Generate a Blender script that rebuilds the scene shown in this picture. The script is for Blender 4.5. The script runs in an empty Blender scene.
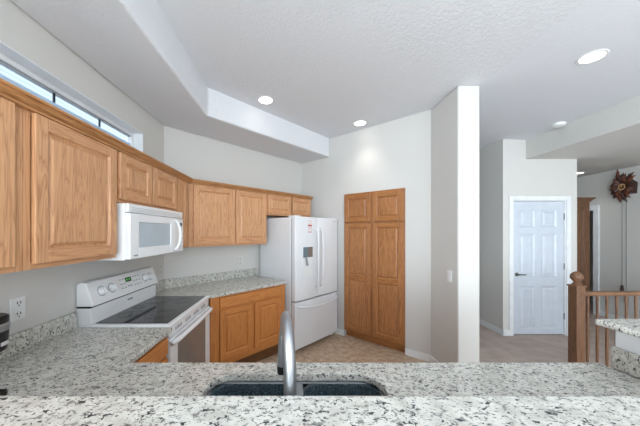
import bpy, bmesh, math, random
from mathutils import Vector, Matrix
random.seed(7)
PI = math.pi
SC = bpy.context.scene
COL = SC.collection

# ---------------------------------------------------------------- camera, world, big lights, exposure
H = 1.53
cam_d = bpy.data.cameras.new('camera'); cam = bpy.data.objects.new('camera', cam_d); COL.objects.link(cam)
cam.location = (0, 0, H); cam.rotation_euler = (PI/2, 0, 0)
cam_d.sensor_width = 36; cam_d.lens = 256/640*36
cam_d.shift_x = 25/640; cam_d.shift_y = 19/640
cam_d.clip_start = 0.02
SC.camera = cam
w = bpy.data.worlds.new('world'); SC.world = w; w.use_nodes = True
bg = w.node_tree.nodes['Background']; bg.inputs[0].default_value = (0.80, 0.90, 1.0, 1); bg.inputs[1].default_value = 2.0

def area(name, loc, rot, sx, sy, power, col):
    d = bpy.data.lights.new(name, 'AREA'); d.shape = 'RECTANGLE'; d.size = sx; d.size_y = sy; d.energy = power; d.color = col
    o = bpy.data.objects.new(name, d); COL.objects.link(o); o.location = loc; o.rotation_euler = rot
    return o
# fill light added behind the camera, standing for daylight from unseen living room glazing
area('rear_daylight_fill', (1.4, -4.3, 1.35), (PI/2-.45, 0, 0), 4.6, 2.3, 125, (0.84, 0.94, 1.0))
# second fill light added from the left; no patio door exists in that wall
area('side_daylight_fill', (-1.40, -2.7, 1.15), (PI/2-.3, 0, -PI/2), 2.6, 2.1, 380, (0.80, 0.91, 1.0))

SC.view_settings.view_transform = 'Standard'
SC.view_settings.look = 'None'
SC.view_settings.gamma = 1
SC.view_settings.use_curve_mapping = False
SC.view_settings.exposure = 0.62

# ---------------------------------------------------------------- materials
def lin(c):
    return tuple(((v/255)/12.92 if v/255 <= .04045 else ((v/255+.055)/1.055)**2.4) for v in c) + (1,)

class NT:
    def __init__(s, name):
        s.m = bpy.data.materials.new(name); s.m.use_nodes = True
        s.t = s.m.node_tree; s.b = s.t.nodes['Principled BSDF']
    def n(s, typ, **kw):
        nd = s.t.nodes.new(typ)
        for k, v in kw.items():
            if k.startswith('i_'):
                key = k[2:]
                key = int(key) if key.isdigit() else key.replace('_', ' ')
                nd.inputs[key].default_value = v
            else: setattr(nd, k, v)
        return nd
    def l(s, a, b): s.t.links.new(a, b)
    def ramp(s, src, stops):
        r = s.n('ShaderNodeValToRGB'); e = r.color_ramp.elements
        while len(e) < len(stops): e.new(.5)
        for i, (p, c) in enumerate(stops): e[i].position = p; e[i].color = c
        s.l(src, r.inputs[0]); return r
    def coords(s, scale=(1,1,1), rnd=False):
        tc = s.n('ShaderNodeTexCoord'); mp = s.n('ShaderNodeMapping'); mp.inputs['Scale'].default_value = scale
        s.l(tc.outputs['Object'], mp.inputs['Vector'])
        if rnd:
            oi = s.n('ShaderNodeObjectInfo'); mu = s.n('ShaderNodeVectorMath', operation='SCALE'); mu.inputs[0].default_value = (17, 11, 5)
            s.l(oi.outputs['Random'], mu.inputs['Scale']); s.l(mu.outputs[0], mp.inputs['Location'])
        return mp.outputs[0]
    def bump(s, h, strength, dist=.01):
        b = s.n('ShaderNodeBump'); b.inputs['Strength'].default_value = strength; b.inputs['Distance'].default_value = dist
        s.l(h, b.inputs['Height']); s.l(b.outputs[0], s.b.inputs['Normal'])
    def mix(s, f, a, b):
        m = s.n('ShaderNodeMix', data_type='RGBA')
        if isinstance(f, float): m.inputs[0].default_value = f
        else: s.l(f, m.inputs[0])
        for k, v in ((6, a), (7, b)):
            if isinstance(v, tuple): m.inputs[k].default_value = v
            else: s.l(v, m.inputs[k])
        return m.outputs[2]

def plain(name, c, rough=.5, metal=0, spec=.5, noise=0.03, emit=0, coat=0):
    t = NT(name); b = t.b
    b.inputs['Roughness'].default_value = rough; b.inputs['Metallic'].default_value = metal; b.inputs['Specular IOR Level'].default_value = spec
    b.inputs['Coat Weight'].default_value = coat
    nz = t.n('ShaderNodeTexNoise', i_Scale=9.0, i_Detail=3.0); t.l(t.coords(), nz.inputs['Vector'])
    L = lin(c); d = tuple(v*(1-noise) for v in L[:3])+(1,); u = tuple(min(1, v*(1+noise)) for v in L[:3])+(1,)
    r = t.ramp(nz.outputs[0], [(.35, d), (.65, u)]); t.l(r.outputs[0], b.inputs['Base Color'])
    if emit:
        t.l(r.outputs[0], b.inputs['Emission Color']); b.inputs['Emission Strength'].default_value = emit
    return t.m

def wall_mat(name, c, scale, strength, thr=None):
    t = NT(name); b = t.b; b.inputs['Roughness'].default_value = .85; b.inputs['Specular IOR Level'].default_value = .2
    b.inputs['Base Color'].default_value = lin(c)
    nz = t.n('ShaderNodeTexNoise', i_Scale=scale, i_Detail=4.0, i_Roughness=.6); t.l(t.coords(), nz.inputs['Vector'])
    src = nz.outputs[0]
    if thr:
        src = t.ramp(src, [(thr-.08, (0,0,0,1)), (thr+.08, (1,1,1,1))]).outputs[0]
    t.bump(src, strength, .006)
    return t.m

def oak(name, grain, dark, light, rough=.38):
    t = NT(name); b = t.b; b.inputs['Roughness'].default_value = rough; b.inputs['Specular IOR Level'].default_value = .4
    sc = {'z': (15, 15, .9), 'x': (.9, 15, 15), 'xy': (.8, .8, 26)}[grain]
    v = t.coords(sc, True)
    wv = t.n('ShaderNodeTexNoise', i_Scale=1.6, i_Detail=2.0, i_Distortion=1.4); t.l(v, wv.inputs['Vector'])
    mul = t.n('ShaderNodeMath', operation='MULTIPLY'); mul.inputs[1].default_value = 7.0; t.l(wv.outputs[0], mul.inputs[0])
    fr = t.n('ShaderNodeMath', operation='PINGPONG'); fr.inputs[1].default_value = .5; t.l(mul.outputs[0], fr.inputs[0])
    d2 = t.n('ShaderNodeMath', operation='MULTIPLY'); d2.inputs[1].default_value = 2.0; t.l(fr.outputs[0], d2.inputs[0])
    L, D = lin(light), lin(dark)
    M = tuple((a*.35+c*.65) for a, c in zip(D, L))
    r = t.ramp(d2.outputs[0], [(.0, D), (.28, M), (1., L)])
    fv = t.coords({'z': (60, 60, 2.2), 'x': (2.2, 60, 60), 'xy': (3, 3, 90)}[grain], True)
    fn = t.n('ShaderNodeTexNoise', i_Scale=2.0, i_Detail=2.0); t.l(fv, fn.inputs['Vector'])
    fr2 = t.ramp(fn.outputs[0], [(.34, (1,1,1,1)), (.46, (0,0,0,1))])
    f = t.n('ShaderNodeMath', operation='MULTIPLY'); f.inputs[1].default_value = .45; t.l(fr2.outputs[0], f.inputs[0])
    t.l(t.mix(f.outputs[0], r.outputs[0], D), b.inputs['Base Color'])
    t.bump(fn.outputs[0], .08, .002)
    return t.m

def granite(name, base, cloud, dark, mid):
    t = NT(name); b = t.b; b.inputs['Roughness'].default_value = .16; b.inputs['Specular IOR Level'].default_value = .5
    v = t.coords((1, 1.25, 1))
    n1 = t.n('ShaderNodeTexNoise', i_Scale=22.0, i_Detail=4.0, i_Roughness=.6); t.l(v, n1.inputs['Vector'])
    c = t.ramp(n1.outputs[0], [(.38, lin(cloud)), (.58, lin(base))]).outputs[0]
    n2 = t.n('ShaderNodeTexNoise', i_Scale=62.0, i_Detail=3.0, i_Roughness=.6, i_Distortion=.5); t.l(v, n2.inputs['Vector'])
    m2 = t.ramp(n2.outputs[0], [(.55, (0,0,0,1)), (.63, (1,1,1,1))]); c = t.mix(m2.outputs[0], c, lin(mid))
    v3 = t.coords((1, 1.6, 1.2))
    n3 = t.n('ShaderNodeTexNoise', i_Scale=66.0, i_Detail=2.0, i_Roughness=.55, i_Distortion=.8); t.l(v3, n3.inputs['Vector'])
    m3 = t.ramp(n3.outputs[0], [(.605, (0,0,0,1)), (.635, (1,1,1,1))]); c = t.mix(m3.outputs[0], c, lin(dark))
    n4 = t.n('ShaderNodeTexNoise', i_Scale=130.0, i_Detail=2.0); t.l(v, n4.inputs['Vector'])
    m4 = t.ramp(n4.outputs[0], [(.64, (0,0,0,1)), (.68, (1,1,1,1))]); c = t.mix(m4.outputs[0], c, lin((112, 98, 88)))
    t.l(c, b.inputs['Base Color'])
    return t.m

def tile_mat():
    t = NT('beige_floor_tile'); b = t.b; b.inputs['Roughness'].default_value = .4
    v = t.coords()
    rot = t.n('ShaderNodeMapping'); rot.inputs['Rotation'].default_value = (0, 0, PI/4); t.l(v, rot.inputs['Vector'])
    br = t.n('ShaderNodeTexBrick', offset=0.0, squash=1.0); t.l(rot.outputs[0], br.inputs['Vector'])
    br.inputs['Scale'].default_value = 1.0; br.inputs['Brick Width'].default_value = .33; br.inputs['Row Height'].default_value = .33
    br.inputs['Mortar Size'].default_value = .004; br.inputs['Mortar'].default_value = lin((160, 138, 116))
    n = t.n('ShaderNodeTexNoise', i_Scale=14.0, i_Detail=5.0, i_Roughness=.65); t.l(v, n.inputs['Vector'])
    r = t.ramp(n.outputs[0], [(.34, lin((164, 138, 114))), (.5, lin((196, 170, 144))), (.68, lin((214, 192, 168)))])
    t.l(r.outputs[0], br.inputs['Color1']); t.l(r.outputs[0], br.inputs['Color2'])
    t.l(br.outputs['Color'], b.inputs['Base Color'])
    t.bump(br.outputs['Fac'], -.15, .003)
    return t.m

def carpet_mat():
    t = NT('grey_brown_carpet'); b = t.b; b.inputs['Roughness'].default_value = .95; b.inputs['Specular IOR Level'].default_value = .1
    v = t.coords()
    n = t.n('ShaderNodeTexNoise', i_Scale=160.0, i_Detail=3.0); t.l(v, n.inputs['Vector'])
    n2 = t.n('ShaderNodeTexNoise', i_Scale=5.0, i_Detail=3.0); t.l(v, n2.inputs['Vector'])
    r = t.ramp(n.outputs[0], [(.3, lin((178, 160, 150))), (.7, lin((212, 196, 187)))])
    r2 = t.ramp(n2.outputs[0], [(.35, lin((172, 154, 144))), (.65, lin((206, 190, 181)))])
    t.l(t.mix(.5, r.outputs[0], r2.outputs[0]), b.inputs['Base Color']); t.bump(n.outputs[0], .5, .006)
    return t.m

def siding_mat():
    t = NT('pale_lap_siding'); b = t.b; b.inputs['Roughness'].default_value = .7
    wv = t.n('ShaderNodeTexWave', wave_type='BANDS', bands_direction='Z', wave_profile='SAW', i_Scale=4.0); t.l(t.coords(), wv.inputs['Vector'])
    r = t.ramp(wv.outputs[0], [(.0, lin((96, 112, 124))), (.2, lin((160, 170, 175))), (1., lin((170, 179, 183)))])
    t.l(r.outputs[0], b.inputs['Base Color'])
    return t.m

def sink_mat():
    t = NT('dark_speckled_composite'); b = t.b; b.inputs['Roughness'].default_value = .3
    n = t.n('ShaderNodeTexNoise', i_Scale=150.0, i_Detail=2.0); t.l(t.coords(), n.inputs['Vector'])
    r = t.ramp(n.outputs[0], [(.45, lin((30, 44, 52))), (.7, lin((88, 104, 112)))]); t.l(r.outputs[0], b.inputs['Base Color'])
    return t.m

def glass_mat():
    m = bpy.data.materials.new('window_glass'); m.use_nodes = True; t = m.node_tree
    b = t.nodes['Principled BSDF']; b.inputs['Base Color'].default_value = (1,1,1,1); b.inputs['Roughness'].default_value = 0
    b.inputs['Transmission Weight'].default_value = 1; b.inputs['IOR'].default_value = 1.02
    return m

M = {
 'wall': wall_mat('pale_grey_wall_paint', (214, 212, 208), 110, .12),
 'ceil': wall_mat('white_knockdown_ceiling', (226, 227, 231), 50, .3, .5),
 'ceil2': wall_mat('smooth_white_ceiling', (226, 227, 232), 60, .12, .5),
 'bouncecarpet': plain('pale_bounce_carpet', (222, 216, 208), .95, spec=.1),
 'trim': plain('white_trim_paint', (236, 238, 240), .35),
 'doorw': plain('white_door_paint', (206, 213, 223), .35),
 'oakv': oak('honey_oak_upright_grain', 'z', (180, 128, 90), (215, 164, 121)),
 'oakh': oak('honey_oak_level_grain', 'x', (180, 126, 88), (212, 160, 117)),
 'crownw': oak('honey_oak_molding_grain', 'xy', (160, 108, 64), (198, 145, 96)),
 'boakv': oak('amber_oak_upright_grain', 'z', (188, 116, 58), (212, 142, 79)),
 'boakh': oak('amber_oak_level_grain', 'x', (188, 116, 58), (212, 142, 79)),
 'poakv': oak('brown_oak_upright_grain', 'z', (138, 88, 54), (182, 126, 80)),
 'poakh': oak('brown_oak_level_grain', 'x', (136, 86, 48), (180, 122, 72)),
 'darkoak': oak('shaded_brown_oak_kick', 'x', (92, 60, 34), (124, 84, 52)),  # oak darkened to carry the shade of the toe kick recess
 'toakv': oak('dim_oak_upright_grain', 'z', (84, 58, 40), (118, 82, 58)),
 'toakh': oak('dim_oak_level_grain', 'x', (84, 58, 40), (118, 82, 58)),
 'walnut': plain('dark_carved_wood', (58, 32, 22), .5, noise=.4),
 'walnut2': plain('russet_carved_wood', (92, 48, 30), .5, noise=.4),
 'rail': oak('railing_oak', 'z', (92, 64, 46), (128, 92, 68)),
 'railh': oak('railing_oak_level', 'x', (98, 68, 48), (134, 98, 72)),
 'granite': granite('speckled_pale_granite', (219, 218, 210), (196, 194, 186), (68, 71, 74), (140, 138, 134)),
 'enamel': plain('white_appliance_enamel', (243, 244, 245), .25, noise=.01, coat=.2),
 'enamel2': plain('white_fridge_enamel', (232, 234, 237), .3, noise=.01),
 'plastic': plain('white_plastic', (235, 236, 236), .4, noise=.01),
 'plate': plain('pale_grey_plate', (216, 214, 210), .5, noise=.01),
 'greyp': plain('grey_plastic', (150, 155, 160), .4),
 'black': plain('black_plastic', (18, 18, 20), .35),
 'bglass': plain('black_ceramic_glass', (44, 46, 50), .08, spec=.6),
 'burner': plain('burner_ring_print', (72, 75, 80), .2),
 'oveng': plain('smoked_oven_glass', (138, 132, 126), .12, spec=.6),
 'mwglass': plain('pale_microwave_glass', (186, 198, 206), .15),
 'steel': plain('brushed_steel', (176, 180, 186), .3, 1.0),
 'chrome': plain('satin_nickel', (120, 118, 114), .3, 1.0),
 'darkm': plain('dark_bronze_metal', (44, 52, 60), .4, .4),
 'green': plain('green_clock_digits', (70, 170, 84), .4, emit=.25),
 'dispg': plain('dark_display', (46, 60, 50), .2),
 'sink': sink_mat(), 'tile': tile_mat(), 'carpet': carpet_mat(), 'siding': siding_mat(), 'glass': glass_mat(),
 'lamp': plain('lit_lamp_lens', (255, 252, 244), .4, noise=0, emit=4),
 'red': plain('red_print', (176, 60, 62), .5), 'paper': plain('pale_paper', (226, 218, 218), .6),
 'cream': plain('cream_dial', (226, 190, 140), .5), 'dkgap': plain('dark_shadow_gap', (40, 36, 34), .8),
 'teal': plain('blue_grey_panel', (112, 128, 138), .2), 'brownp': plain('brown_panel', (124, 112, 106), .2),
 'bluef': plain('sky_tinted_vinyl', (196, 220, 244), .5),
}

# ---------------------------------------------------------------- mesh helpers
class MB:
    def __init__(s): s.bm = bmesh.new(); s.mi = 0
    def face(s, vs):
        try: f = s.bm.faces.new(vs); f.material_index = s.mi; return f
        except ValueError: return None
    def box(s, x0, x1, y0, y1, z0, z1, mi=None):
        if mi is not None: s.mi = mi
        v = [s.bm.verts.new(p) for p in ((x0,y0,z0),(x1,y0,z0),(x1,y1,z0),(x0,y1,z0),(x0,y0,z1),(x1,y0,z1),(x1,y1,z1),(x0,y1,z1))]
        for q in ((3,2,1,0),(4,5,6,7),(0,1,5,4),(1,2,6,5),(2,3,7,6),(3,0,4,7)): s.face([v[i] for i in q])
        return s
    def prism(s, poly, z0, z1, zt=None):
        n = len(poly)
        a = [s.bm.verts.new((p[0], p[1], z0)) for p in poly]; b = [s.bm.verts.new((p[0], p[1], (zt[i] if zt else z1))) for i, p in enumerate(poly)]
        s.face(a[::-1]); s.face(b)
        for i in range(n): s.face([a[i], a[(i+1)%n], b[(i+1)%n], b[i]])
        return s
    def loops(s, rings, cap0=True, cap1=True, closed=True):
        R = [[s.bm.verts.new(p) for p in r] for r in rings]; n = len(R[0])
        for A, B in zip(R, R[1:]):
            for i in range(n if closed else n-1): s.face([A[i], A[(i+1)%n], B[(i+1)%n], B[i]])
        if cap0: s.face(R[0][::-1])
        if cap1: s.face(R[-1])
        return s
    def lathe(s, prof, c=(0,0,0), n=24, axis='z'):
        rings = []
        for r, h in prof:
            ring = []
            for i in range(n):
                a = 2*PI*i/n; u, v = max(r, 1e-4)*math.cos(a), max(r, 1e-4)*math.sin(a)
                p = {'z': (u, v, h), 'y': (u, h, -v), 'x': (h, u, v)}[axis]
                ring.append((p[0]+c[0], p[1]+c[1], p[2]+c[2]))
            rings.append(ring)
        return s.loops(rings)
    def tube(s, pts, rad, n=12):
        P = [Vector(p) for p in pts]; rr = rad if isinstance(rad, (list, tuple)) else [rad]*len(P)
        rings = []; up = None
        for i, p in enumerate(P):
            t = (P[min(i+1, len(P)-1)]-P[max(i-1, 0)]).normalized()
            if up is None: up = Vector((1,0,0)) if abs(t.x) < .9 else Vector((0,1,0))
            a = t.cross(up).normalized(); b = a.cross(t).normalized(); up = b
            rings.append([p + rr[i]*(a*math.cos(2*PI*k/n)+b*math.sin(2*PI*k/n)) for k in range(n)])
        return s.loops(rings)
    def build(s, name, mats, parent=None, bevel=0, smooth=False, seg=2):
        bmesh.ops.recalc_face_normals(s.bm, faces=s.bm.faces)
        me = bpy.data.meshes.new(name); s.bm.to_mesh(me); s.bm.free()
        for m in (mats if isinstance(mats, (list, tuple)) else [mats]): me.materials.append(M[m])
        o = bpy.data.objects.new(name, me); COL.objects.link(o)
        if parent: o.parent = parent
        if smooth:
            for p in me.polygons: p.use_smooth = True
            if smooth != 'all':
                try: me.set_sharp_from_angle(angle=math.radians(40))
                except Exception: pass
        if bevel:
            md = o.modifiers.new('bevel', 'BEVEL'); md.width = bevel; md.segments = seg; md.limit_method = 'ANGLE'; md.angle_limit = math.radians(35)
        return o

def tag(o, label, cat, group=None):
    o['label'] = label; o['category'] = cat
    if group: o['group'] = group
    return o
def thing(name, label, cat, loc=(0,0,0), rz=0, group=None):
    o = bpy.data.objects.new(name, None); COL.objects.link(o); o.empty_display_size = .1
    o.location = loc; o.rotation_euler = (0, 0, rz)
    return tag(o, label, cat, group)
def struct(o): o['kind'] = 'structure'; return o
def bx(name, mat, b, parent=None, bevel=0): return MB().box(*b).build(name, mat, parent, bevel)

def rrect(x0, x1, y0, y1, r, n=6):
    pts = []
    for cx, cy, a0 in ((x1-r, y0+r, -PI/2), (x1-r, y1-r, 0), (x0+r, y1-r, PI/2), (x0+r, y0+r, PI)):
        for i in range(n+1):
            a = a0+PI/2*i/n; pts.append((cx+r*math.cos(a), cy+r*math.sin(a)))
    return pts
def holed_slab(name, mat, outer, hole, z0, z1, bevel):
    bm = bmesh.new(); es = []
    for lp in (outer, hole):
        v = [bm.verts.new((p[0], p[1], z1)) for p in lp]
        es += [bm.edges.new((v[i], v[(i+1)%len(v)])) for i in range(len(v))]
    bmesh.ops.triangle_fill(bm, use_beauty=True, use_dissolve=False, edges=es)
    g = bmesh.ops.extrude_face_region(bm, geom=bm.faces[:])
    for v in [x for x in g['geom'] if isinstance(x, bmesh.types.BMVert)]: v.co.z = z0
    m = MB(); m.bm.free(); m.bm = bm
    return m.build(name, mat, None, bevel)

# ================================================================ SETTING
XL = -1.43                       # left wall face
CB = (-1.43, 2.79)               # corner of left wall and angled back wall
CP = (.105, 4.325)               # corner of back wall and pantry wall
PE = (1.595, 3.003)              # outer end of pantry wall
CZ = 2.967
SZ = 2.685
R45 = PI/4
PANG = math.atan2(-.974, 1.098)

struct(bx('floor_kitchen', 'tile', (-1.6, 1.81, .5, 6.1, -.1, 0)))
struct(bx('floor_hall', 'carpet', (1.81, 6.7, .5, 6.1, -.1, 0)))
struct(bx('floor_living', 'bouncecarpet', (-1.6, 6.7, -4.5, .5, -.1, 0)))  # unseen floor, made pale to bounce daylight up to the ceiling
struct(bx('ceiling', 'ceil', (-1.58, 1.81, -4.5, 6.1, CZ, CZ+.12)))
m = MB(); m.loops([[(1.81, y, CZ), (3.414, y, 2.889), (5.7, y, 2.889), (5.7, y, 3.087), (1.81, y, 3.087)] for y in (-4.5, 6.1)])
struct(m.build('ceiling_hall', 'ceil2'))
struct(MB().box(3.414, 5.58, -4.4, 6.0, 2.609, 2.90).build('ceiling_drop', 'wall', None, .008))
poly = [(XL, -4.4), (-.868, -4.4), (-.868, 2.542), (.534, 3.944), (.105, 4.325), CB]
struct(MB().prism(poly, SZ, CZ+.02).build('ceiling_soffit', 'ceil', None, .018, seg=3))

# left wall with the high window opening
WY0, WY1, WZ0, WZ1 = .35, 2.408, 2.13, 2.455
m = MB()
m.box(-1.58, XL, -4.5, WY0, 0, CZ); m.box(-1.58, XL, WY1, 2.86, 0, CZ)
m.box(-1.58, XL, WY0, WY1, 0, WZ0); m.box(-1.58, XL, WY0, WY1, WZ1, CZ)
struct(m.build('wall_left', 'wall'))
def wall_seg(name, p, q, th, z0=0, z1=CZ, side=1):
    p, q = Vector(p), Vector(q); d = (q-p).normalized(); n = Vector((-d.y, d.x))*side*th
    return MB().prism([p, q, q+n, p+n], z0, z1)
struct(wall_seg('', CB, (CP[0]+.06, CP[1]+.06), .14).build('wall_back', 'wall'))
# pantry wall with the built-in opening
def pt(t, n=0):                  # t in metres along the pantry wall from its corner, n outwards
    d = Vector((math.cos(PANG), math.sin(PANG))); q = Vector(CP)+d*t+Vector((-d.y, d.x))*n
    return (q.x, q.y)
PT0, PT1, PZ = .833, 1.700, 2.083
PL = (Vector(PE)-Vector(CP)).length
struct(MB().prism([pt(0), pt(PT0), pt(PT0, .12), pt(0, .12)], 0, CZ).build('wall_pantry_left', 'wall'))
struct(MB().prism([pt(PT1), pt(PL), pt(PL, .12), pt(PT1, .12)], 0, CZ).build('wall_pantry_right', 'wall'))
struct(MB().prism([pt(PT0), pt(PT1), pt(PT1, .12), pt(PT0, .12)], PZ, CZ).build('wall_pantry_top', 'wall'))
struct(MB().box(1.595, 1.81, 2.504, 6.0, 0, CZ).build('wall_hall', 'wall', None, .014, seg=3))
# closet block with the white door
DY = 3.784; DX0, DX1, DZ = 3.234, 3.991, 1.985
m = MB()
m.box(3.075, DX0-.02, DY, DY+.12, 0, 2.93); m.box(DX1+.02, 4.168, DY, DY+.12, 0, 2.93); m.box(DX0-.02, DX1+.02, DY, DY+.12, DZ+.02, 2.93)
m.box(3.075, 3.195, DY+.12, 6.0, 0, 2.93); m.box(4.05, 4.168, DY+.12, 6.0, 0, 2.93)
struct(m.build('wall_closet', 'wall', None, 0))
struct(bx('wall_rear_hall', 'wall', (1.81, 5.58, 6.0, 6.12, 0, 2.95)))
# far right wall with a cased opening and a dim room behind it
OY0, OY1, OZ = 4.78, 5.55, 1.93
m = MB()
m.box(5.58, 5.70, -4.5, OY0, 0, 2.95); m.box(5.58, 5.70, OY1, 6.1, 0, 2.95); m.box(5.58, 5.70, OY0, OY1, OZ, 2.95)
struct(m.build('wall_right', 'wall'))
m = MB(); m.box(5.70, 6.7, 4.6, 4.7, 0, 2.4); m.box(5.70, 6.7, 5.8, 5.9, 0, 2.4); m.box(6.6, 6.7, 4.7, 5.8, 0, 2.4); m.box(5.70, 6.7, 4.6, 5.9, 2.4, 2.5)
struct(m.build('wall_side_room', 'wall'))
m = MB(); m.box(5.562, 5.58, OY0-.09, OY0, 0, OZ+.09); m.box(5.562, 5.58, OY1, OY1+.09, 0, OZ+.09); m.box(5.562, 5.58, OY0, OY1, OZ, OZ+.09)
struct(m.build('trim_doorway', 'trim', None, .004))
# living room side behind the camera: wall with a wide opening for daylight
m = MB(); m.box(-1.58, -.9, -4.62, -4.5, 0, 2.95); m.box(4.7, 5.7, -4.62, -4.5, 0, 2.95); m.box(-.9, 4.7, -4.62, -4.5, 2.55, 2.95)
struct(m.build('wall_front', 'wall'))
# bar knee wall
struct(bx('wall_bar', 'trim', (XL, 1.60, .48, .60, 0, 1.099)))
struct(bx('wall_bar_end', 'trim', (1.465, 1.60, .60, 1.172, 0, 1.099), None, .003))

# window frame, mullions, glass
wf = MB()
wf.box(-1.565, -1.515, WY0, WY1, WZ1-.032, WZ1); wf.box(-1.565, -1.515, WY0, WY1, WZ0, WZ0+.05)
wf.box(-1.565, -1.515, WY1-.035, WY1, WZ0+.05, WZ1-.032); wf.box(-1.565, -1.515, WY0, WY0+.035, WZ0+.05, WZ1-.032)
wf = struct(wf.build('window_1', 'trim', None, .004))
bx('window_sash', 'bluef', (-1.555, -1.53, WY0+.035, WY1-.035, WZ0+.05, 2.352), wf, .003)  # white sash with the blue of the sky light put into its colour
bx('window_track', 'greyp', (-1.545, -1.525, WY0+.035, WY1-.035, WZ1-.045, WZ1-.032), wf)
for y in (.85, 1.227, 1.604, 1.982):
    bx('mullion', 'darkm', (-1.531, -1.523, y+.012, y+.024, 2.352, WZ1-.045), wf)
bx('window_glass', 'glass', (-1.545, -1.541, WY0+.035, WY1-.035, 2.352, WZ1-.045), wf)
wc = MB(); wc.box(-1.515, XL+.002, WY0-.0, WY1, WZ1-.004, WZ1+.001); wc.box(-1.515, XL+.002, WY1-.004, WY1+.001, WZ0, WZ1-.004)
struct(wc.build('trim_window', 'trim'))
# neighbour's house outside the high window
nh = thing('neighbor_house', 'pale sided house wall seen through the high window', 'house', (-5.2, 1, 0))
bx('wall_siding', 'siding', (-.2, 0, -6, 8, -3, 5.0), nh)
bx('roof_eave', 'trim', (-.3, .45, -6.2, 8.2, 5.0, 5.2), nh)

# baseboards
def baseboard(name, p, q, side=1):
    return struct(wall_seg('', p, q, .014, 0, .088, side).build(name, 'trim', None, .004))
baseboard('baseboard_pantry_left', pt(.5), pt(PT0), -1)
baseboard('baseboard_pantry_right', pt(PT1), pt(PL), -1)
baseboard('baseboard_hall', (1.595, 3.003), (1.595, 2.504), -1)
baseboard('baseboard_hall_end', (1.581, 2.504), (1.81, 2.504), -1)
baseboard('baseboard_closet_side', (3.075, 6.0), (3.075, 3.77), -1)
baseboard('baseboard_closet_left', (3.061, DY), (DX0-.075, DY), -1)
baseboard('baseboard_closet_right', (DX1+.075, DY), (4.168, DY), -1)
baseboard('baseboard_right', (5.58, OY0-.09), (5.58, -4.4), -1)

# six-panel white door with casing
tr = MB(); c = .06
tr.box(DX0-.015-c, DX0-.015, DY-.018, DY, 0, DZ+.015+c); tr.box(DX1+.015, DX1+.015+c, DY-.018, DY, 0, DZ+.015+c); tr.box(DX0-.015, DX1+.015, DY-.018, DY, DZ+.015, DZ+.015+c)
tr.box(DX0-.02, DX0-.004, DY, DY+.12, 0, DZ+.02); tr.box(DX1+.004, DX1+.02, DY, DY+.12, 0, DZ+.02); tr.box(DX0-.004, DX1+.004, DY, DY+.12, DZ+.004, DZ+.02)
struct(tr.build('trim_door', 'trim', None, .005))
dw = DX1-DX0
dr = MB()
rows = [(.10, .105+.62), (.86, 1.50), (1.60, 1.86)]      # panel z ranges
cols = [(.105, .105+.225), (dw-.105-.225, dw-.105)]
zs = [.012]+[z for r in rows for z in r]+[DZ]
for i in range(0, 8, 2): dr.box(0, dw, 0, .035, zs[i], zs[i+1])
for z0, z1 in rows:
    dr.box(0, cols[0][0], 0, .035, z0, z1); dr.box(cols[0][1], cols[1][0], 0, .035, z0, z1); dr.box(cols[1][1], dw, 0, .035, z0, z1)
door = struct(dr.build('door_1', 'doorw')); door.location = (DX0, DY+.02, 0)
for z0, z1 in rows:
    for x0, x1 in cols:
        rg = [[(x0+d, y, z0+d), (x1-d, y, z0+d), (x1-d, y, z1-d), (x0+d, y, z1-d)] for d, y in ((0, .03), (0, .0), (.018, .012), (.03, .012), (.055, .003))]
        MB().loops(rg).build('door_panel', 'doorw', door)
dh = MB(); dh.lathe([(.027, 0), (.027, -.008), (.011, -.012), (.011, -.045)], (.06, 0, .90), 18, 'y')
dh.tube([(.06, -.045, .90), (.09, -.047, .902), (.125, -.045, .898), (.16, -.045, .90)], [.011, .009, .008, .008], 10)
dh.build('door_handle', 'chrome', door, 0, True)
for z in (.28, 1.02, 1.76): bx('hinge', 'chrome', (dw+.001, dw+.012, -.012, .004, z-.045, z+.045), door)

# ================================================================ CABINETS
def oak_door(parent, x0, x1, z0, z1, yf, kind='', name='door', splits=(), fw=.058):
    v, h = kind+'oakv', kind+'oakh'
    t = .02
    m = MB()
    m.box(x0, x0+fw, yf, yf+t, z0, z1, 0); m.box(x1-fw, x1, yf, yf+t, z0, z1, 0)
    zz = [z0] + [q for s in splits for q in (s-fw*.6, s+fw*.6)] + [z1]
    edges = [z0]+list(splits)+[z1]
    m.box(x0+fw, x1-fw, yf, yf+t, z0, z0+fw, 1); m.box(x0+fw, x1-fw, yf, yf+t, z1-fw, z1, 1)
    for s in splits: m.box(x0+fw, x1-fw, yf, yf+t, s-fw*.6, s+fw*.6, 1)
    d = m.build(name, [v, h], parent, .0035)
    lims = []
    lo = z0+fw
    for s in list(splits)+[None]:
        hi = z1-fw if s is None else s-fw*.6
        lims.append((lo, hi)); lo = hi if s is None else s+fw*.6
    for a, b in lims:
        X0, X1 = x0+fw, x1-fw; g = min(.028, (X1-X0)*.16)
        rg = [[(X0+e, y, a+e), (X1-e, y, a+e), (X1-e, y, b-e), (X0+e, y, b-e)] for e, y in ((0, yf+t-.002), (0, yf+.004), (.007, yf+.013), (.012, yf+.0145), (g, yf+.003))]
        MB().loops(rg).build('raised_panel', v, d)
    return d
def slab_drawer(parent, x0, x1, z0, z1, yf, kind='b'):
    return MB().box(x0, x1, yf, yf+.02, z0, z1).build('drawer', kind+'oakh', parent, .005)

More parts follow.
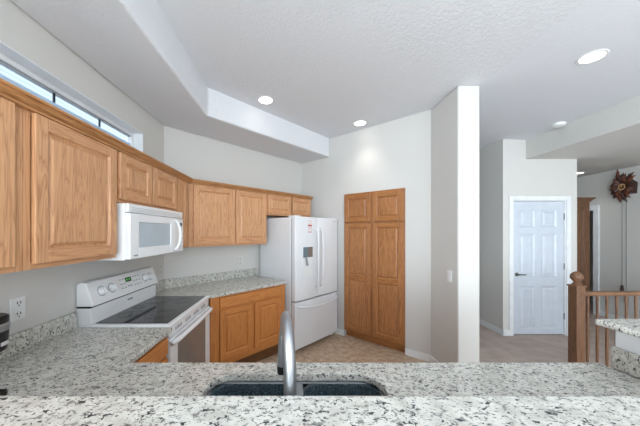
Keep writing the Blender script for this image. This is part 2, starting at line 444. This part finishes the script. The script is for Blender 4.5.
UZ0, UZ1, UD = 1.372, 2.05, .325
def carcass(parent, x0, x1, z0, z1, d, kind='', name='body', openings=None):
    m = MB(); m.box(x0, x1, -d+.018, -.004, z0, z1, 0)
    m.box(x0, x0+.03, -d, -d+.018, z0, z1, 0); m.box(x1-.03, x1, -d, -d+.018, z0, z1, 0)
    m.box(x0+.03, x1-.03, -d, -d+.018, z0, z0+.03, 1); m.box(x0+.03, x1-.03, -d, -d+.018, z1-.03, z1, 1)
    return m.build(name, [kind+'oakv', kind+'oakh'], parent, .0015)
UF = -UD-.0205
# left wall, from the camera outwards (local x = world +Y)
a = thing('upper_cabinet', 'oak wall cabinet cut by the left edge of the picture', 'cabinet', (XL, .42, 0), PI/2, 'oak wall cabinets')
carcass(a, 0, .618, UZ0, UZ1, UD); oak_door(a, .05, .575, 1.395, 2.03, UF)
a = thing('upper_cabinet', 'oak wall cabinet with one large door, left of the microwave', 'cabinet', (XL, 1.04, 0), PI/2, 'oak wall cabinets')
carcass(a, 0, .537, UZ0, UZ1, UD); oak_door(a, .030, .522, 1.395, 2.03, UF)
a = thing('upper_cabinet', 'short oak wall cabinet with two small doors above the microwave', 'cabinet', (XL, 1.579, 0), PI/2, 'oak wall cabinets')
carcass(a, 0, .802, 1.716, UZ1, UD); oak_door(a, .014, .370, 1.738, 2.03, UF); oak_door(a, .388, .782, 1.738, 2.03, UF)
a = thing('upper_cabinet', 'narrow oak wall cabinet in the corner right of the microwave', 'cabinet', (XL, 2.383, 0), PI/2, 'oak wall cabinets')
m = MB(); fx = 2.655-2.383
m.prism([(0, -UD), (fx, -UD), (fx+.098, -.235), (fx+.19, -.12), (.385, -.008), (0, -.008)], UZ0, UZ1)
m.build('body', 'oakv', a, .0015); oak_door(a, .010, .190, 1.395, 2.03, UF, fw=.045)
# angled back wall (local x along the wall from its left corner)
def backwall(x): return (CB[0]+x*.7071, CB[1]+x*.7071, 0)
a = thing('upper_cabinet', 'oak wall cabinet with two tall doors on the angled wall, left of the refrigerator', 'cabinet', backwall(.285), R45, 'oak wall cabinets')
m = MB(); m.prism([(-.148, -UD+.0), (.878, -UD), (.878, -.004), (0.0, -.004), (-.0, -.12)], UZ0, UZ1); m.build('body', 'oakv', a, .0015)
oak_door(a, -.103, .388, 1.395, 2.03, UF); oak_door(a, .407, .860, 1.395, 2.03, UF)
a = thing('upper_cabinet', 'short oak wall cabinet with two low doors above the refrigerator', 'cabinet', backwall(1.165), R45, 'oak wall cabinets')
carcass(a, 0, .875, 1.755, UZ1, UD); oak_door(a, .015, .438, 1.775, 2.03, UF, fw=.05); oak_door(a, .467, .858, 1.775, 2.03, UF, fw=.05)
# crown along all of them: profile swept over the cabinet front line
def face(x, d): # point d in front of the back wall at local x
    return (CB[0]+x*.7071+d*.7071, CB[1]+x*.7071-d*.7071)
def crown_path(d):
    # d = distance in front of the walls
    k = CB[1]-CB[0]-d*1.4142            # Y-X of back run
    xl = XL+d
    pts = [(xl, .42), (xl, xl+k)]
    e = face(2.042, d); pts.append(e)
    return pts
prof = [(UD+.001, 2.032), (UD+.024, 2.032), (UD+.026, 2.040), (UD+.018, 2.042), (UD+.018, 2.045), (UD+.034, 2.052), (UD+.046, 2.062), (UD+.046, 2.065), (UD+.060, 2.067), (UD+.062, 2.076), (UD+.056, 2.079), (UD+.001, 2.079)]
cols_ = [crown_path(d) for d, z in prof]
m = MB(); m.loops([[(cols_[j][i][0], cols_[j][i][1], prof[j][1]) for j in range(len(prof))] for i in range(3)])
# return along the exposed right end above the refrigerator
m.loops([[face(2.041+o, d) + (z,) for o, z in [(0, 2.032), (.024, 2.032), (.034, 2.052), (.046, 2.065), (.06, 2.067), (.06, 2.079), (0, 2.079)]] for d in (.02, UD+.0)])
tag(m.build('crown_molding', 'crownw'), 'oak crown molding running along the tops of the wall cabinets', 'molding')

# pantry cabinet in the wall
P0 = pt(PT0+.003)
PW = PT1-PT0-.006
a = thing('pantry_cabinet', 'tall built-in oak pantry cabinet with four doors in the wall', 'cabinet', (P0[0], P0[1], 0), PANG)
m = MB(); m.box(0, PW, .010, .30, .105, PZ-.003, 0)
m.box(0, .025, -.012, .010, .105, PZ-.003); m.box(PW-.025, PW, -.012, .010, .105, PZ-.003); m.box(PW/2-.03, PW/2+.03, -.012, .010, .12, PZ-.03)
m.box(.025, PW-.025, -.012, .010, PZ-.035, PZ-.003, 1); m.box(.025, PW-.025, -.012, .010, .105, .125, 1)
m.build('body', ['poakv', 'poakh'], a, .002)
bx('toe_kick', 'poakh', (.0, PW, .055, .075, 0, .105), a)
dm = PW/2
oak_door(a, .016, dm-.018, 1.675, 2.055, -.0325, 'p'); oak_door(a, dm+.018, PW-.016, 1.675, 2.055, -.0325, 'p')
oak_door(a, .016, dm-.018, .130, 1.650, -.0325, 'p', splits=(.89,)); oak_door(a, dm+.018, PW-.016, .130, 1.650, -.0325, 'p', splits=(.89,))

# base cabinets
a = thing('base_cabinet', 'amber oak base cabinet with a wide drawer over two doors, left of the refrigerator', 'cabinet', backwall(0), R45, 'oak base cabinets')
BF = -.622
m = MB(); m.box(.64, 1.222, BF+.018, -.01, .16, .884, 0); m.prism([(.236, BF+.018), (.64, BF+.018), (.64, -.01)], .16, .884)
m.box(.226, .322, BF, BF+.018, .0, .884, 0); m.box(1.13, 1.222, BF, BF+.018, .16, .884, 0)
m.box(.322, 1.13, BF, BF+.018, .86, .884, 1); m.box(.322, 1.13, BF, BF+.018, .73, .77, 1); m.box(.322, 1.13, BF, BF+.018, .16, .24, 1); m.box(.70, .76, BF, BF+.018, .24, .73, 0)
m.build('body', ['boakv', 'boakh'], a, .002)
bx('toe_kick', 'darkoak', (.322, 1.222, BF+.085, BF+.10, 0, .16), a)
slab_drawer(a, .322, 1.142, .762, .866, BF-.0205)
oak_door(a, .322, .713, .225, .736, BF-.0205, 'b'); oak_door(a, .750, 1.142, .225, .736, BF-.0205, 'b')
a = thing('base_cabinet', 'amber oak base cabinet between the range and the corner of the counter', 'cabinet', (XL, 1.20, 0), PI/2, 'oak base cabinets')
m = MB(); m.box(0, .43, -.59, -.005, .10, .884, 0); m.box(0, .43, -.61, -.59, .10, .884, 0); m.build('body', ['boakv', 'boakh'], a, .002)
bx('toe_kick', 'boakh', (0, .43, -.55, -.53, 0, .10), a)
slab_drawer(a, .06, .415, .762, .866, -.6305); oak_door(a, .06, .415, .13, .736, -.6305, 'b')
a = thing('base_cabinet', 'oak sink base cabinet under the peninsula counter', 'cabinet', (1.44, .60, 0), PI, 'oak base cabinets')
m = MB(); m.box(.0, .04, -.58, -.01, .10, .884, 0); m.box(2.2, 2.24, -.58, -.01, .10, .884, 0); m.box(.0, 2.24, -.59, -.575, .10, .884, 1)
m.build('body', ['boakv', 'boakh'], a, .002); bx('toe_kick', 'boakh', (0, 2.24, -.53, -.515, 0, .10), a)
for i in range(4): oak_door(a, .04+i*.545, .04+i*.545+.52, .13, .86, -.611, 'b')

# counters
CT, CBt = .914, .884
cut = rrect(-.352, .354, .70, 1.11, .10)
outer = [(XL+.002, .602), (1.441, .602), (1.441, 1.213), (-.793, 1.213), (-.793, 1.658), (XL+.002, 1.658)]
tag(holed_slab('countertop', 'granite', outer, cut[::-1], CBt, CT, .006), 'speckled granite countertop with the sink, turning along the left wall to the range', 'countertop')
d_ = .652
def bw(x, d): q = face(x, d); return (q[0], q[1])
outer = [(XL+.002, 2.462), (-.85, 2.462), bw(.236, d_), bw(1.226, d_), bw(1.226, .003), (XL+.003, 2.788)]
tag(MB().prism(outer, CBt, CT).build('countertop', 'granite', None, .006), 'speckled granite countertop between the range and the refrigerator', 'countertop')
tag(bx('backsplash', 'granite', (XL+.001, XL+.022, 0.61, 1.655, CT, 1.014), None, .003), 'low granite backsplash on the left wall under the outlet', 'backsplash', 'granite backsplash strips')
tag(MB().prism([(XL+.001, 2.462), (XL+.022, 2.462), (XL+.022, 2.78), bw(1.226, .021), bw(1.226, .001), (XL+.001, 2.79)], CT, 1.014).build('backsplash', 'granite', None, .002), 'low granite backsplash behind the counter on the angled wall', 'backsplash', 'granite backsplash strips')
tag(bx('backsplash', 'granite', (1.443, 1.464, .61, 1.169, CT, 1.009), None, .003), 'short granite backsplash at the right end of the counter under the raised bar', 'backsplash', 'granite backsplash strips')
bar = [(XL+.003, .22), (1.90, .22), (1.90, 1.19), (1.386, 1.19), (1.386, .634), (XL+.003, .634)]
tag(MB().prism(bar, 1.10, 1.13).build('bar_top', 'granite', None, .012, seg=3), 'raised granite bar top across the foreground, wrapping to the right', 'countertop')

# sink
s = thing('kitchen_sink', 'dark double bowl undermount sink with grey rim in the granite counter', 'sink', (0, 0, 0))
RZ = .8835
def bowl(x0, x1):
    m = MB(); y0, y1 = .715, 1.095
    def ring(i, z, r): return [(p[0], p[1], z) for p in rrect(x0+i, x1-i, y0+i, y1-i, r)]
    m.loops([ring(-.012, RZ-.004, .085), ring(-.002, RZ-.004, .085), ring(.002, RZ-.012, .08), ring(.012, .72, .07), ring(.04, .695, .06)], False, True)
    b = m.build('bowl', 'sink', s, 0, True)
    cx = (x0+x1)/2
    MB().lathe([(.042, .6955), (.042, .698), (.03, .6985), (.0, .6965)], (cx, .9, 0), 20).build('drain', 'steel', b, 0, True)
bowl(-.338, -.004); bowl(.036, .340)
m = MB(); 
for x0, x1 in ((-.366, -.342), (.344, .367), (-.002, .034)): m.box(x0, x1, .715, 1.095, RZ-.03, RZ-.001)
m.box(-.366, .367, 1.098, 1.122, RZ-.03, RZ-.001); m.box(-.366, .367, .69, .712, RZ-.03, RZ-.001)
m.build('rim', 'steel', s, .003)

# faucet
f = thing('kitchen_faucet', 'tall brushed steel gooseneck faucet at the middle of the sink', 'faucet', (-.013, .662, CT))
MB().lathe([(.027, 0), (.027, .012), (.021, .03), (.019, .05)], (0,0,0), 24).build('base', 'steel', f, 0, True)
P = [(0, 0, .04), (0, 0, .15), (0, .002, .25)]
for i in range(1, 13):
    a_ = PI-PI*i/12; P.append((-.026*(i/12), .088+.086*math.cos(a_), .278+.088*math.sin(a_)))
rad = [.0175, .0175, .017]+[.0166-.0004*i for i in range(12)]
MB().tube(P, rad, 18).build('spout', 'steel', f, 0, True)
e = P[-1]
hd = MB().tube([(e[0], e[1], e[2]+.005), (e[0]-.002, e[1]+.003, e[2]-.04), (e[0]-.004, e[1]+.005, e[2]-.10)], [.0135, .0150, .016], 18).build('spray_head', 'steel', f, 0, True)
MB().tube([(e[0]-.004, e[1]+.005, e[2]-.098), (e[0]-.005, e[1]+.006, e[2]-.125)], [.0165, .0145], 18).build('spray_nozzle', 'black', hd, 0, True)
MB().tube([(.018, 0, .07), (.05, 0, .075), (.085, -.005, .10)], [.009, .008, .006], 12).build('handle', 'steel', f, 0, True)

# ================================================================ APPLIANCES
# range (local x = world +Y, front at -y)
RW = .790
r = thing('electric_range', 'white electric range with a black glass cooktop against the left wall', 'range', (XL, 1.664, 0), PI/2)
MB().box(.002, RW-.002, -.575, -.004, .06, .895).build('body', 'enamel', r, .004)
m = MB(); m.box(.0, RW, -.615, -.004, .895, .922); m.build('cooktop_frame', 'enamel', r, .009, seg=3)
ct = bx('cooktop_glass', 'bglass', (.035, RW-.030, -.585, -.108, .9222, .9265), r, .002)
for cx, cy, rr in ((.22, -.44, .105), (.59, -.44, .085), (.22, -.22, .08), (.59, -.22, .105), (.405, -.17, .05)):
    m = MB(); n = 36
    m.loops([[(cx+q*math.cos(2*PI*i/n), cy+q*math.sin(2*PI*i/n), .9272) for i in range(n)] for q in (rr, rr-.006)], False, False)
    m.loops([[(cx+q*math.cos(2*PI*i/n), cy+q*math.sin(2*PI*i/n), .9272) for i in range(n)] for q in (rr*.6, rr*.6-.004)], False, False)
    m.build('burner_ring', 'burner', ct)
bx('backguard_riser', 'enamel', (.004, RW-.004, -.098, -.004, .922, 1.03), r, .004)
bx('backguard_gap', 'black', (.006, RW-.006, -.094, -.006, 1.03, 1.042), r)
m = MB(); m.loops([[(x, -.118, 1.042), (x, -.118, 1.052), (x, -.070, 1.190), (x, -.062, 1.197), (x, -.03, 1.197), (x, -.006, 1.185), (x, -.006, 1.042)] for x in (0, RW)])
cp = m.build('control_panel', 'enamel', r, .006, seg=3)
TA = math.atan2(.048, .138)
def onpanel(x, u, off=0):     # u metres up the slanted panel
    return Vector((x, -.118+u*math.sin(TA)-off*math.cos(TA), 1.052+u*math.cos(TA)+off*math.sin(TA)))
def slab_on(x0, x1, u0, u1, th, name, mat, par):
    m = MB(); m.loops([[onpanel(x0, u0, o), onpanel(x1, u0, o), onpanel(x1, u1, o), onpanel(x0, u1, o)] for o in (0, th)]); return m.build(name, mat, par)
for x in (.105, .205, .615, .69):
    A = onpanel(x, .075); N = (onpanel(x, .075, 1)-A)
    k = MB(); k.tube([A, A+N*.006, A+N*.0061, A+N*.024, A+N*.028], [.030, .030, .024, .021, .017], 22); k = k.build('knob', 'enamel', cp, 0, True)
    m = MB(); U = (onpanel(x, 1)-onpanel(x, 0)); B = A+N*.028
    m.loops([[B+Vector((dx, 0, 0))+U*du+N*dn for dx, du in ((-.005, -.02), (.005, -.02), (.005, .02), (-.005, .02))] for dn in (-.004, .008)])
    m.build('knob_grip', 'plastic', k, .002)
    m = MB(); n = 24; X = Vector((1,0,0))
    m.loops([[A+N*.0012+q*(X*math.cos(2*PI*i/n)+U*math.sin(2*PI*i/n)) for i in range(n)] for q in (.036, .0305)], False, False); m.build('knob_dial', 'greyp', cp)
dp = slab_on(.365, .435, .085, .120, .002, 'display', 'dispg', cp)
for i, x in enumerate((.374, .386, .404, .416)): slab_on(x, x+.008, .094, .111, .0026, 'display_digit', 'green', dp)
for x in (.300, .335, .455, .490, .525):
    for u in (.04, .075, .11): slab_on(x, x+.016, u, u+.008, .0025, 'button', 'greyp', cp)
for x in (.375, .405): slab_on(x, x+.018, .045, .055, .0025, 'button', 'greyp', cp)
bx('badge', 'greyp', (.375, .435, -.1005, -.098, .985, .998), r)
od = MB(); od.box(.010, .115, -.618, -.578, .225, .825); od.box(RW-.115, RW-.010, -.618, -.578, .225, .825); od.box(.115, RW-.115, -.618, -.578, .225, .30); od.box(.115, RW-.115, -.618, -.578, .755, .825)
od = od.build('oven_door', 'enamel', r, .006)
bx('oven_window', 'oveng', (.115, RW-.115, -.612, -.585, .30, .755), od)
m = MB(); m.tube([(.022, -.615, .795), (.026, -.634, .802), (.07, -.645, .806), (RW/2, -.650, .806), (RW-.07, -.645, .806), (RW-.026, -.634, .802), (RW-.022, -.615, .795)], .017, 14); m.build('oven_handle', 'enamel', od, 0, 'all')
vp = bx('vent_panel', 'enamel', (.012, RW-.012, -.606, -.576, .832, .893), r, .004)
for i in range(4):
    for j in range(5): bx('vent_slot', 'greyp', (.10+i*.16+j*.022, .112+i*.16+j*.022, -.6075, -.605, .852, .878), vp)
bx('storage_drawer', 'enamel', (.012, RW-.012, -.610, -.577, .07, .21), r, .006)
for x in (.05, RW-.05):
    for y in (-.52, -.06): MB().lathe([(.018, 0), (.018, .06)], (x, y, 0), 12).build('foot', 'black', r)

# microwave
MW, MH, MD = .774, .362, .385
q = thing('microwave_oven', 'white over-the-range microwave under the short oak cabinet', 'microwave', (XL, 1.606, 1.350), PI/2)
MB().box(0, MW, -MD+.025, -.004, 0, MH).build('case', 'enamel', q, .006)
bx('vent_grille', 'enamel', (.0, MW, -MD, -MD+.027, .305, MH), q, .007)
for i in range(3): bx('vent_louver', 'greyp', (.03, MW-.03, -MD-.0006, -MD+.002, .316+i*.010, .318+i*.010), q)
dd = MB(); a0, a1, b0, b1 = .10, .535, .075, .245
dd.box(.004, a0, -MD-.008, -MD+.026, .006, .300); dd.box(a1, .655, -MD-.008, -MD+.026, .006, .300); dd.box(a0, a1, -MD-.008, -MD+.026, .006, b0); dd.box(a0, a1, -MD-.008, -MD+.026, b1, .300)
dd = dd.build('door', 'enamel', q, .005)
m = MB(); m.box(a0, a1, -MD-.001, -MD+.02, b0, b1); m.build('door_window', 'mwglass', dd)
m = MB(); hx = .605
m.tube([(hx, -MD-.006, .025), (hx+.004, -MD-.03, .045), (hx+.012, -MD-.045, .10), (hx+.016, -MD-.05, .155), (hx+.012, -MD-.045, .21), (hx+.004, -MD-.03, .265), (hx, -MD-.006, .285)], .012, 14); m.build('door_handle', 'enamel', dd, 0, 'all')
bx('badge', 'greyp', (.04, .085, -MD-.0092, -MD-.008, .022, .032), dd)
cpn = bx('control_panel', 'enamel', (.658, MW-.002, -MD-.006, -MD+.026, .006, .300), q, .004)
bx('display', 'black', (.690, .745, -MD-.0075, -MD-.006, .232, .262), cpn)
for i in range(4):
    for j in range(3): bx('button', 'plastic', (.680+j*.032, .704+j*.032, -MD-.0078, -MD-.006, .06+i*.036, .084+i*.036), cpn)
bx('vent_underside', 'greyp', (.05, MW-.05, -MD+.06, -.06, -.003, .001), q)

# refrigerator (local x along angled wall, front at -y)
FW = .890
g = thing('refrigerator', 'white french door refrigerator with a bottom freezer in the corner', 'refrigerator', (-.524, 3.676, 0), R45)
MB().box(0, FW, -.665, -.035, .05, 1.715).build('cabinet', 'enamel2', g, .006)
bx('toe_grille', 'enamel2', (.05, FW-.05, -.66, -.645, .012, .055), g)
for x in (.012, FW-.066): bx('foot', 'enamel2', (x, x+.054, -.672, -.60, 0, .062), g, .006)
bx('gasket_gap', 'greyp', (.008, FW-.008, -.672, -.664, .07, 1.70), g)
MID = .438
def fdoor(x0, x1, z0, z1, name):
    m = MB(); n = 8; rings = []
    prof_ = [(x0+.004, -.674)] + [(x0+(x1-x0)*i/n, -.738-.014*math.sin(PI*i/n)) for i in range(n+1)] + [(x1-.004, -.674)]
    m.loops([[(x, y, z) for x, y in prof_] for z in (z0, z1)])
    return m.build(name, 'enamel2', g, .009, seg=3)
dl = fdoor(.004, MID-.003, .665, 1.725, 'left_door'); dr_ = fdoor(MID+.003, FW-.004, .665, 1.725, 'right_door')
fz = fdoor(.004, FW-.004, .068, .648, 'freezer_drawer')
def fhandle(x, bow, par):
    pts = [(x, -.745, .80), (x+bow*.3, -.785, .83), (x+bow*.8, -.797, .98), (x+bow, -.80, 1.16), (x+bow*.8, -.797, 1.36), (x+bow*.3, -.785, 1.54), (x, -.745, 1.575)]
    MB().tube(pts, .012, 14).build('door_handle', 'enamel2', par, 0, 'all')
fhandle(MID-.045, -.006, dl); fhandle(MID+.045, .006, dr_)
m = MB(); pts = [(.05, -.742, .60), (.07, -.785, .595), (.2, -.80, .575), (FW/2, -.808, .562), (FW-.2, -.80, .575), (FW-.07, -.785, .595), (FW-.05, -.742, .60)]
m.tube(pts, .014, 14); m.build('drawer_handle', 'enamel2', fz, 0, 'all')
dz = bx('water_dispenser', 'enamel2', (.125, .325, -.756, -.74, .93, 1.345), dl, .006)
bx('dispenser_screen', 'teal', (.13, .215, -.7605, -.7555, 1.205, 1.337), dz, .002)
bx('dispenser_screen', 'brownp', (.215, .31, -.7605, -.7555, 1.205, 1.337), dz, .002)
m = MB(); m.box(.150, .300, -.7565, -.755, .96, 1.20); m.build('dispenser_niche', 'plastic', dz, .0)
m = MB(); m.loops([[(.165, -.757, 1.205), (.190, -.757, 1.205), (.205, -.757, 1.10), (.185, -.757, 1.10)], [(.165, -.775, 1.205), (.190, -.775, 1.205), (.205, -.785, 1.10), (.185, -.785, 1.10)]]); m.build('dispenser_lever', 'greyp', dz, .002)
tg = bx('paper_tag', 'paper', (.225, .300, -.7535, -.7515, 1.525, 1.69), dl)
bx('tag_stripe', 'red', (.225, .300, -.7545, -.753, 1.605, 1.625), tg); bx('tag_stripe', 'red', (.225, .300, -.7545, -.753, 1.525, 1.532), tg)
bx('badge', 'greyp', (FW-.13, FW-.075, -.7465, -.742, 1.675, 1.69), dr_)
bx('hinge_cover', 'enamel2', (.02, .13, -.72, -.60, 1.7155, 1.74), g, .006); bx('hinge_cover', 'enamel2', (FW-.13, FW-.02, -.72, -.60, 1.7155, 1.74), g, .006)

# coffee maker at the left edge of the frame
k = thing('coffee_maker', 'black coffee maker with a silver band cut by the left picture edge', 'coffee maker', (-1.29, 1.06, CT))
MB().prism([(-.10, -.14), (.185, -.14), (.20, -.125), (.20, -.09), (.185, -.075), (.0, -.075), (.0, .06), (-.10, .06)], 0, .014).build('base', 'black', k, .004)
MB().prism(rrect(-.10, -.045, -.13, .06, .02), .014, .15).build('column', 'black', k, .006)
hd = MB().lathe([(.058, .112), (.066, .118), (.070, .15), (.072, .19), (.072, .255), (.064, .262)], (0, 0, 0), 30).build('brew_head', 'black', k, 0, True)
MB().lathe([(.0725, .200), (.0755, .206), (.0755, .226), (.0725, .232)], (0, 0, 0), 30).build('band', 'steel', k, 0, True)
MB().box(.066, .092, -.03, -.012, .222, .232).build('lever', 'steel', k, .003)

m = MB(); m.loops([[(.0700*q-.2*e*.016, .0143*q+.98*e*.016, z) for e, z in ((-1, .142), (1, .142), (1, .156), (-1, .156))] for q in (1.0, 1.06)]); m.build('badge', 'paper', hd)

# ================================================================ SMALL FITTINGS
def outlet(label, loc, rz, grp='wall outlets', mat='plastic'):
    o = thing('wall_outlet', label, 'outlet', loc, rz, grp)
    bx('cover_plate', mat, (-.037, .037, -.007, -.001, -.058, .058), o, .003)
    for z in (-.028, .028):
        s_ = MB().lathe([(.022, -.007), (.022, -.009), (.0, -.009)], (0, 0, z), 20, 'y').build('socket', mat, o)
        for x in (-.008, .008): bx('slot', 'dkgap', (x-.002, x+.002, -.0096, -.0085, z-.002, z+.010), s_)
        bx('slot', 'dkgap', (-.003, .003, -.0096, -.0085, z-.014, z-.008), s_)
outlet('white duplex outlet on the left wall beside the coffee maker', (XL, 1.318, 1.135), PI/2)
outlet('pale wall coloured outlet on the left wall just right of the range', (XL, 2.715, 1.13), PI/2, mat='plate')
p_ = backwall(.97); outlet('pale wall coloured outlet on the angled wall near the refrigerator', (p_[0], p_[1], 1.137), R45, mat='plate')
o = thing('light_switch', 'white rocker light switch on the wall end right of the pantry', 'switch', (1.595, 2.634, 1.077), -PI/2)
bx('cover_plate', 'plastic', (-.037, .037, -.007, -.001, -.062, .062), o, .003); bx('rocker', 'plastic', (-.017, .017, -.011, -.006, -.034, .034), o, .003)

def can(label, x, y, z, watts, r=.088, tilt=0):
    c_ = thing('recessed_light', label, 'ceiling light', (x, y, z), 0, 'recessed ceiling lights'); c_.rotation_euler = (0, tilt, 0)
    MB().lathe([(r*.8, -.002), (r*.82, -.006), (r, -.005), (r+.004, -.0005)], (0,0,0), 32).build('trim_ring', 'plastic', c_, 0, True)
    MB().lathe([(r*.80, -.006), (r*.5, -.0075), (0, -.008)], (0,0,0), 32).build('lens', 'lamp', c_, 0, True)
    d = bpy.data.lights.new('lamp', 'SPOT'); d.energy = watts; d.spot_size = math.radians(96); d.spot_blend = 1.0; d.shadow_soft_size = .07; d.color = (1, .96, .90)
    l_ = bpy.data.objects.new('lamp', d); COL.objects.link(l_); l_.parent = c_; l_.location = (0, 0, -.03)
can('lit recessed light nearest the angled soffit in the kitchen ceiling', -.32, 2.787, CZ, 9)
can('lit recessed light in front of the pantry wall', .857, 3.375, CZ, 9)
can('lit recessed light right of the white wall end, in the hall ceiling', 2.39, 2.06, 2.939, 9, tilt=math.atan2(.078, 1.604))
can('small distant recessed light in the low ceiling beside the door wall', 5.17, 4.68, 2.609, 6)
o = thing('smoke_detector', 'round white smoke detector on the ceiling beside the dropped beam', 'smoke detector', (3.32, 3.22, 2.8935)); o.rotation_euler = (0, math.atan2(.078, 1.604), 0)
MB().lathe([(.066, 0), (.068, -.012), (.064, -.03), (.05, -.037), (0, -.038)], (0,0,0), 32).build('cover', 'plastic', o, 0, True)
MB().lathe([(.02, -.037), (.02, -.041), (0, -.041)], (0,0,0), 16).build('test_button', 'plastic', o)

# stair railing
a = thing('stair_railing', 'oak railing with a ball topped newel post beyond the counter', 'railing', (2.92, 2.655, 0))
nw = MB().box(-.045, .045, -.045, .045, 0, .965).build('newel_post', 'rail', a, .006)
MB().box(-.052, .052, -.052, .052, .965, .982).build('newel_cap', 'railh', nw, .005)
MB().lathe([(.036, .982), (.040, .990), (.028, 1.0), (.022, 1.012), (.030, 1.022), (.047, 1.045), (.051, 1.068), (.045, 1.092), (.028, 1.110), (.008, 1.122), (0, 1.124)], (0,0,0), 28).build('finial', 'rail', nw, 0, True)
m = MB(); m.loops([[(x, -.026, .872), (x, .026, .872), (x, .031, .895), (x, .022, .915), (x, -.022, .915), (x, -.031, .895)] for x in (.046, 2.655)]); m.build('handrail', 'railh', a, .004)
for i in range(25):
    x = .115+.0998*i
    MB().lathe([(.014, 0), (.014, .10), (.011, .14), (.0135, .30), (.010, .70), (.012, .872)], (x, 0, 0), 12).build('baluster', 'rail', a, 0, True)

# tall oak cabinet behind the door wall
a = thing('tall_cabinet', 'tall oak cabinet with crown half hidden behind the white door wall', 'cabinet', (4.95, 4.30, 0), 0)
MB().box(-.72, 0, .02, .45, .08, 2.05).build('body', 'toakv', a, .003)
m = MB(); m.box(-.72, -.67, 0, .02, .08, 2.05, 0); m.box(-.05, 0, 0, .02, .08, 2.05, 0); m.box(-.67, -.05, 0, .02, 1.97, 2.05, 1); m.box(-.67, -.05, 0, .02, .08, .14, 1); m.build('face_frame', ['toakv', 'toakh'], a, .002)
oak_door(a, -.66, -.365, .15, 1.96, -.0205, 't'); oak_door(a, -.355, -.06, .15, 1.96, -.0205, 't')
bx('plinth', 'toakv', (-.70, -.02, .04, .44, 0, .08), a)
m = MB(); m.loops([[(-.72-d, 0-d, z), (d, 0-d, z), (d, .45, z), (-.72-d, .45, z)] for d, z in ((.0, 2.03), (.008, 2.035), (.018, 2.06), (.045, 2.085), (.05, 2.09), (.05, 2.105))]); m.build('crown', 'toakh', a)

# carved cuckoo clock on the far wall (local front = -x)
a = thing('cuckoo_clock', 'dark carved wooden cuckoo clock hanging on the far right wall', 'clock', (5.575, 4.26, 2.28))
m = MB(); m.loops([[(x, -.09, -.12), (x, .09, -.12), (x, .10, .06), (x, 0, .16), (x, -.10, .06)] for x in (-.13, 0)]); m.build('case', 'walnut', a, .004)
dial = MB().lathe([(.058, -.131), (.058, -.137), (.05, -.140), (.0, -.140)], (0, 0, 0), 24, 'x').build('dial', 'walnut2', a, 0, True)
m = MB(); n = 24
m.loops([[(-.1405, q*math.cos(2*PI*i/n), q*math.sin(2*PI*i/n)) for i in range(n)] for q in (.052, .036)], False, False); m.build('numeral_ring', 'cream', dial)
m = MB(); m.box(-.143, -.141, -.004, .004, 0, .035); m.box(-.143, -.141, 0, .026, -.004, .004); m.build('hands', 'cream', dial)
rl = random.Random(3)
def leaf(ang, r0, ln, wd, tilt, mat):
    m = MB(); ca, sa = math.cos(ang), math.sin(ang); rings = []
    prof_ = [(0, .25), (.18, .7), (.30, .55), (.45, 1.), (.58, .62), (.74, .7), (.88, .3), (1, .04)]
    for u, w_ in prof_:
        R_ = r0+ln*u; xo = -.125-.03*math.sin(PI*u)-tilt*u; hw = wd*w_
        rings.append([(x_, y_*.84, z_*1.12) for x_, y_, z_ in ((xo, R_*ca-hw*sa, R_*sa+hw*ca), (xo-.012, R_*ca, R_*sa), (xo, R_*ca+hw*sa, R_*sa-hw*ca), (xo+.008, R_*ca, R_*sa))])
    m.loops(rings); m.build('carved_leaf', mat, a)
for i in range(19):
    leaf(2*PI*i/19+rl.uniform(-.22, .22), .05, rl.uniform(.10, .19) + (.05 if 3 <= i <= 9 else 0), rl.uniform(.034, .05), rl.uniform(-.02, .04), 'walnut' if i % 2 else 'walnut2')
for i in range(9):
    leaf(2*PI*i/9+.2, .045, .13, .034, .03, 'walnut2' if i % 2 else 'walnut')
for y, z0 in ((.034, -1.70), (-.02, -1.86)):
    c_ = MB().tube([(-.09, y, -.12), (-.09, y, z0+.06)], .003, 8).build('chain', 'darkm', a)
    MB().lathe([(.006, .06), (.017, .045), (.022, .0), (.018, -.05), (.009, -.085), (0, -.09)], (-.09, y, z0), 16).build('weight', 'walnut', c_, 0, True)
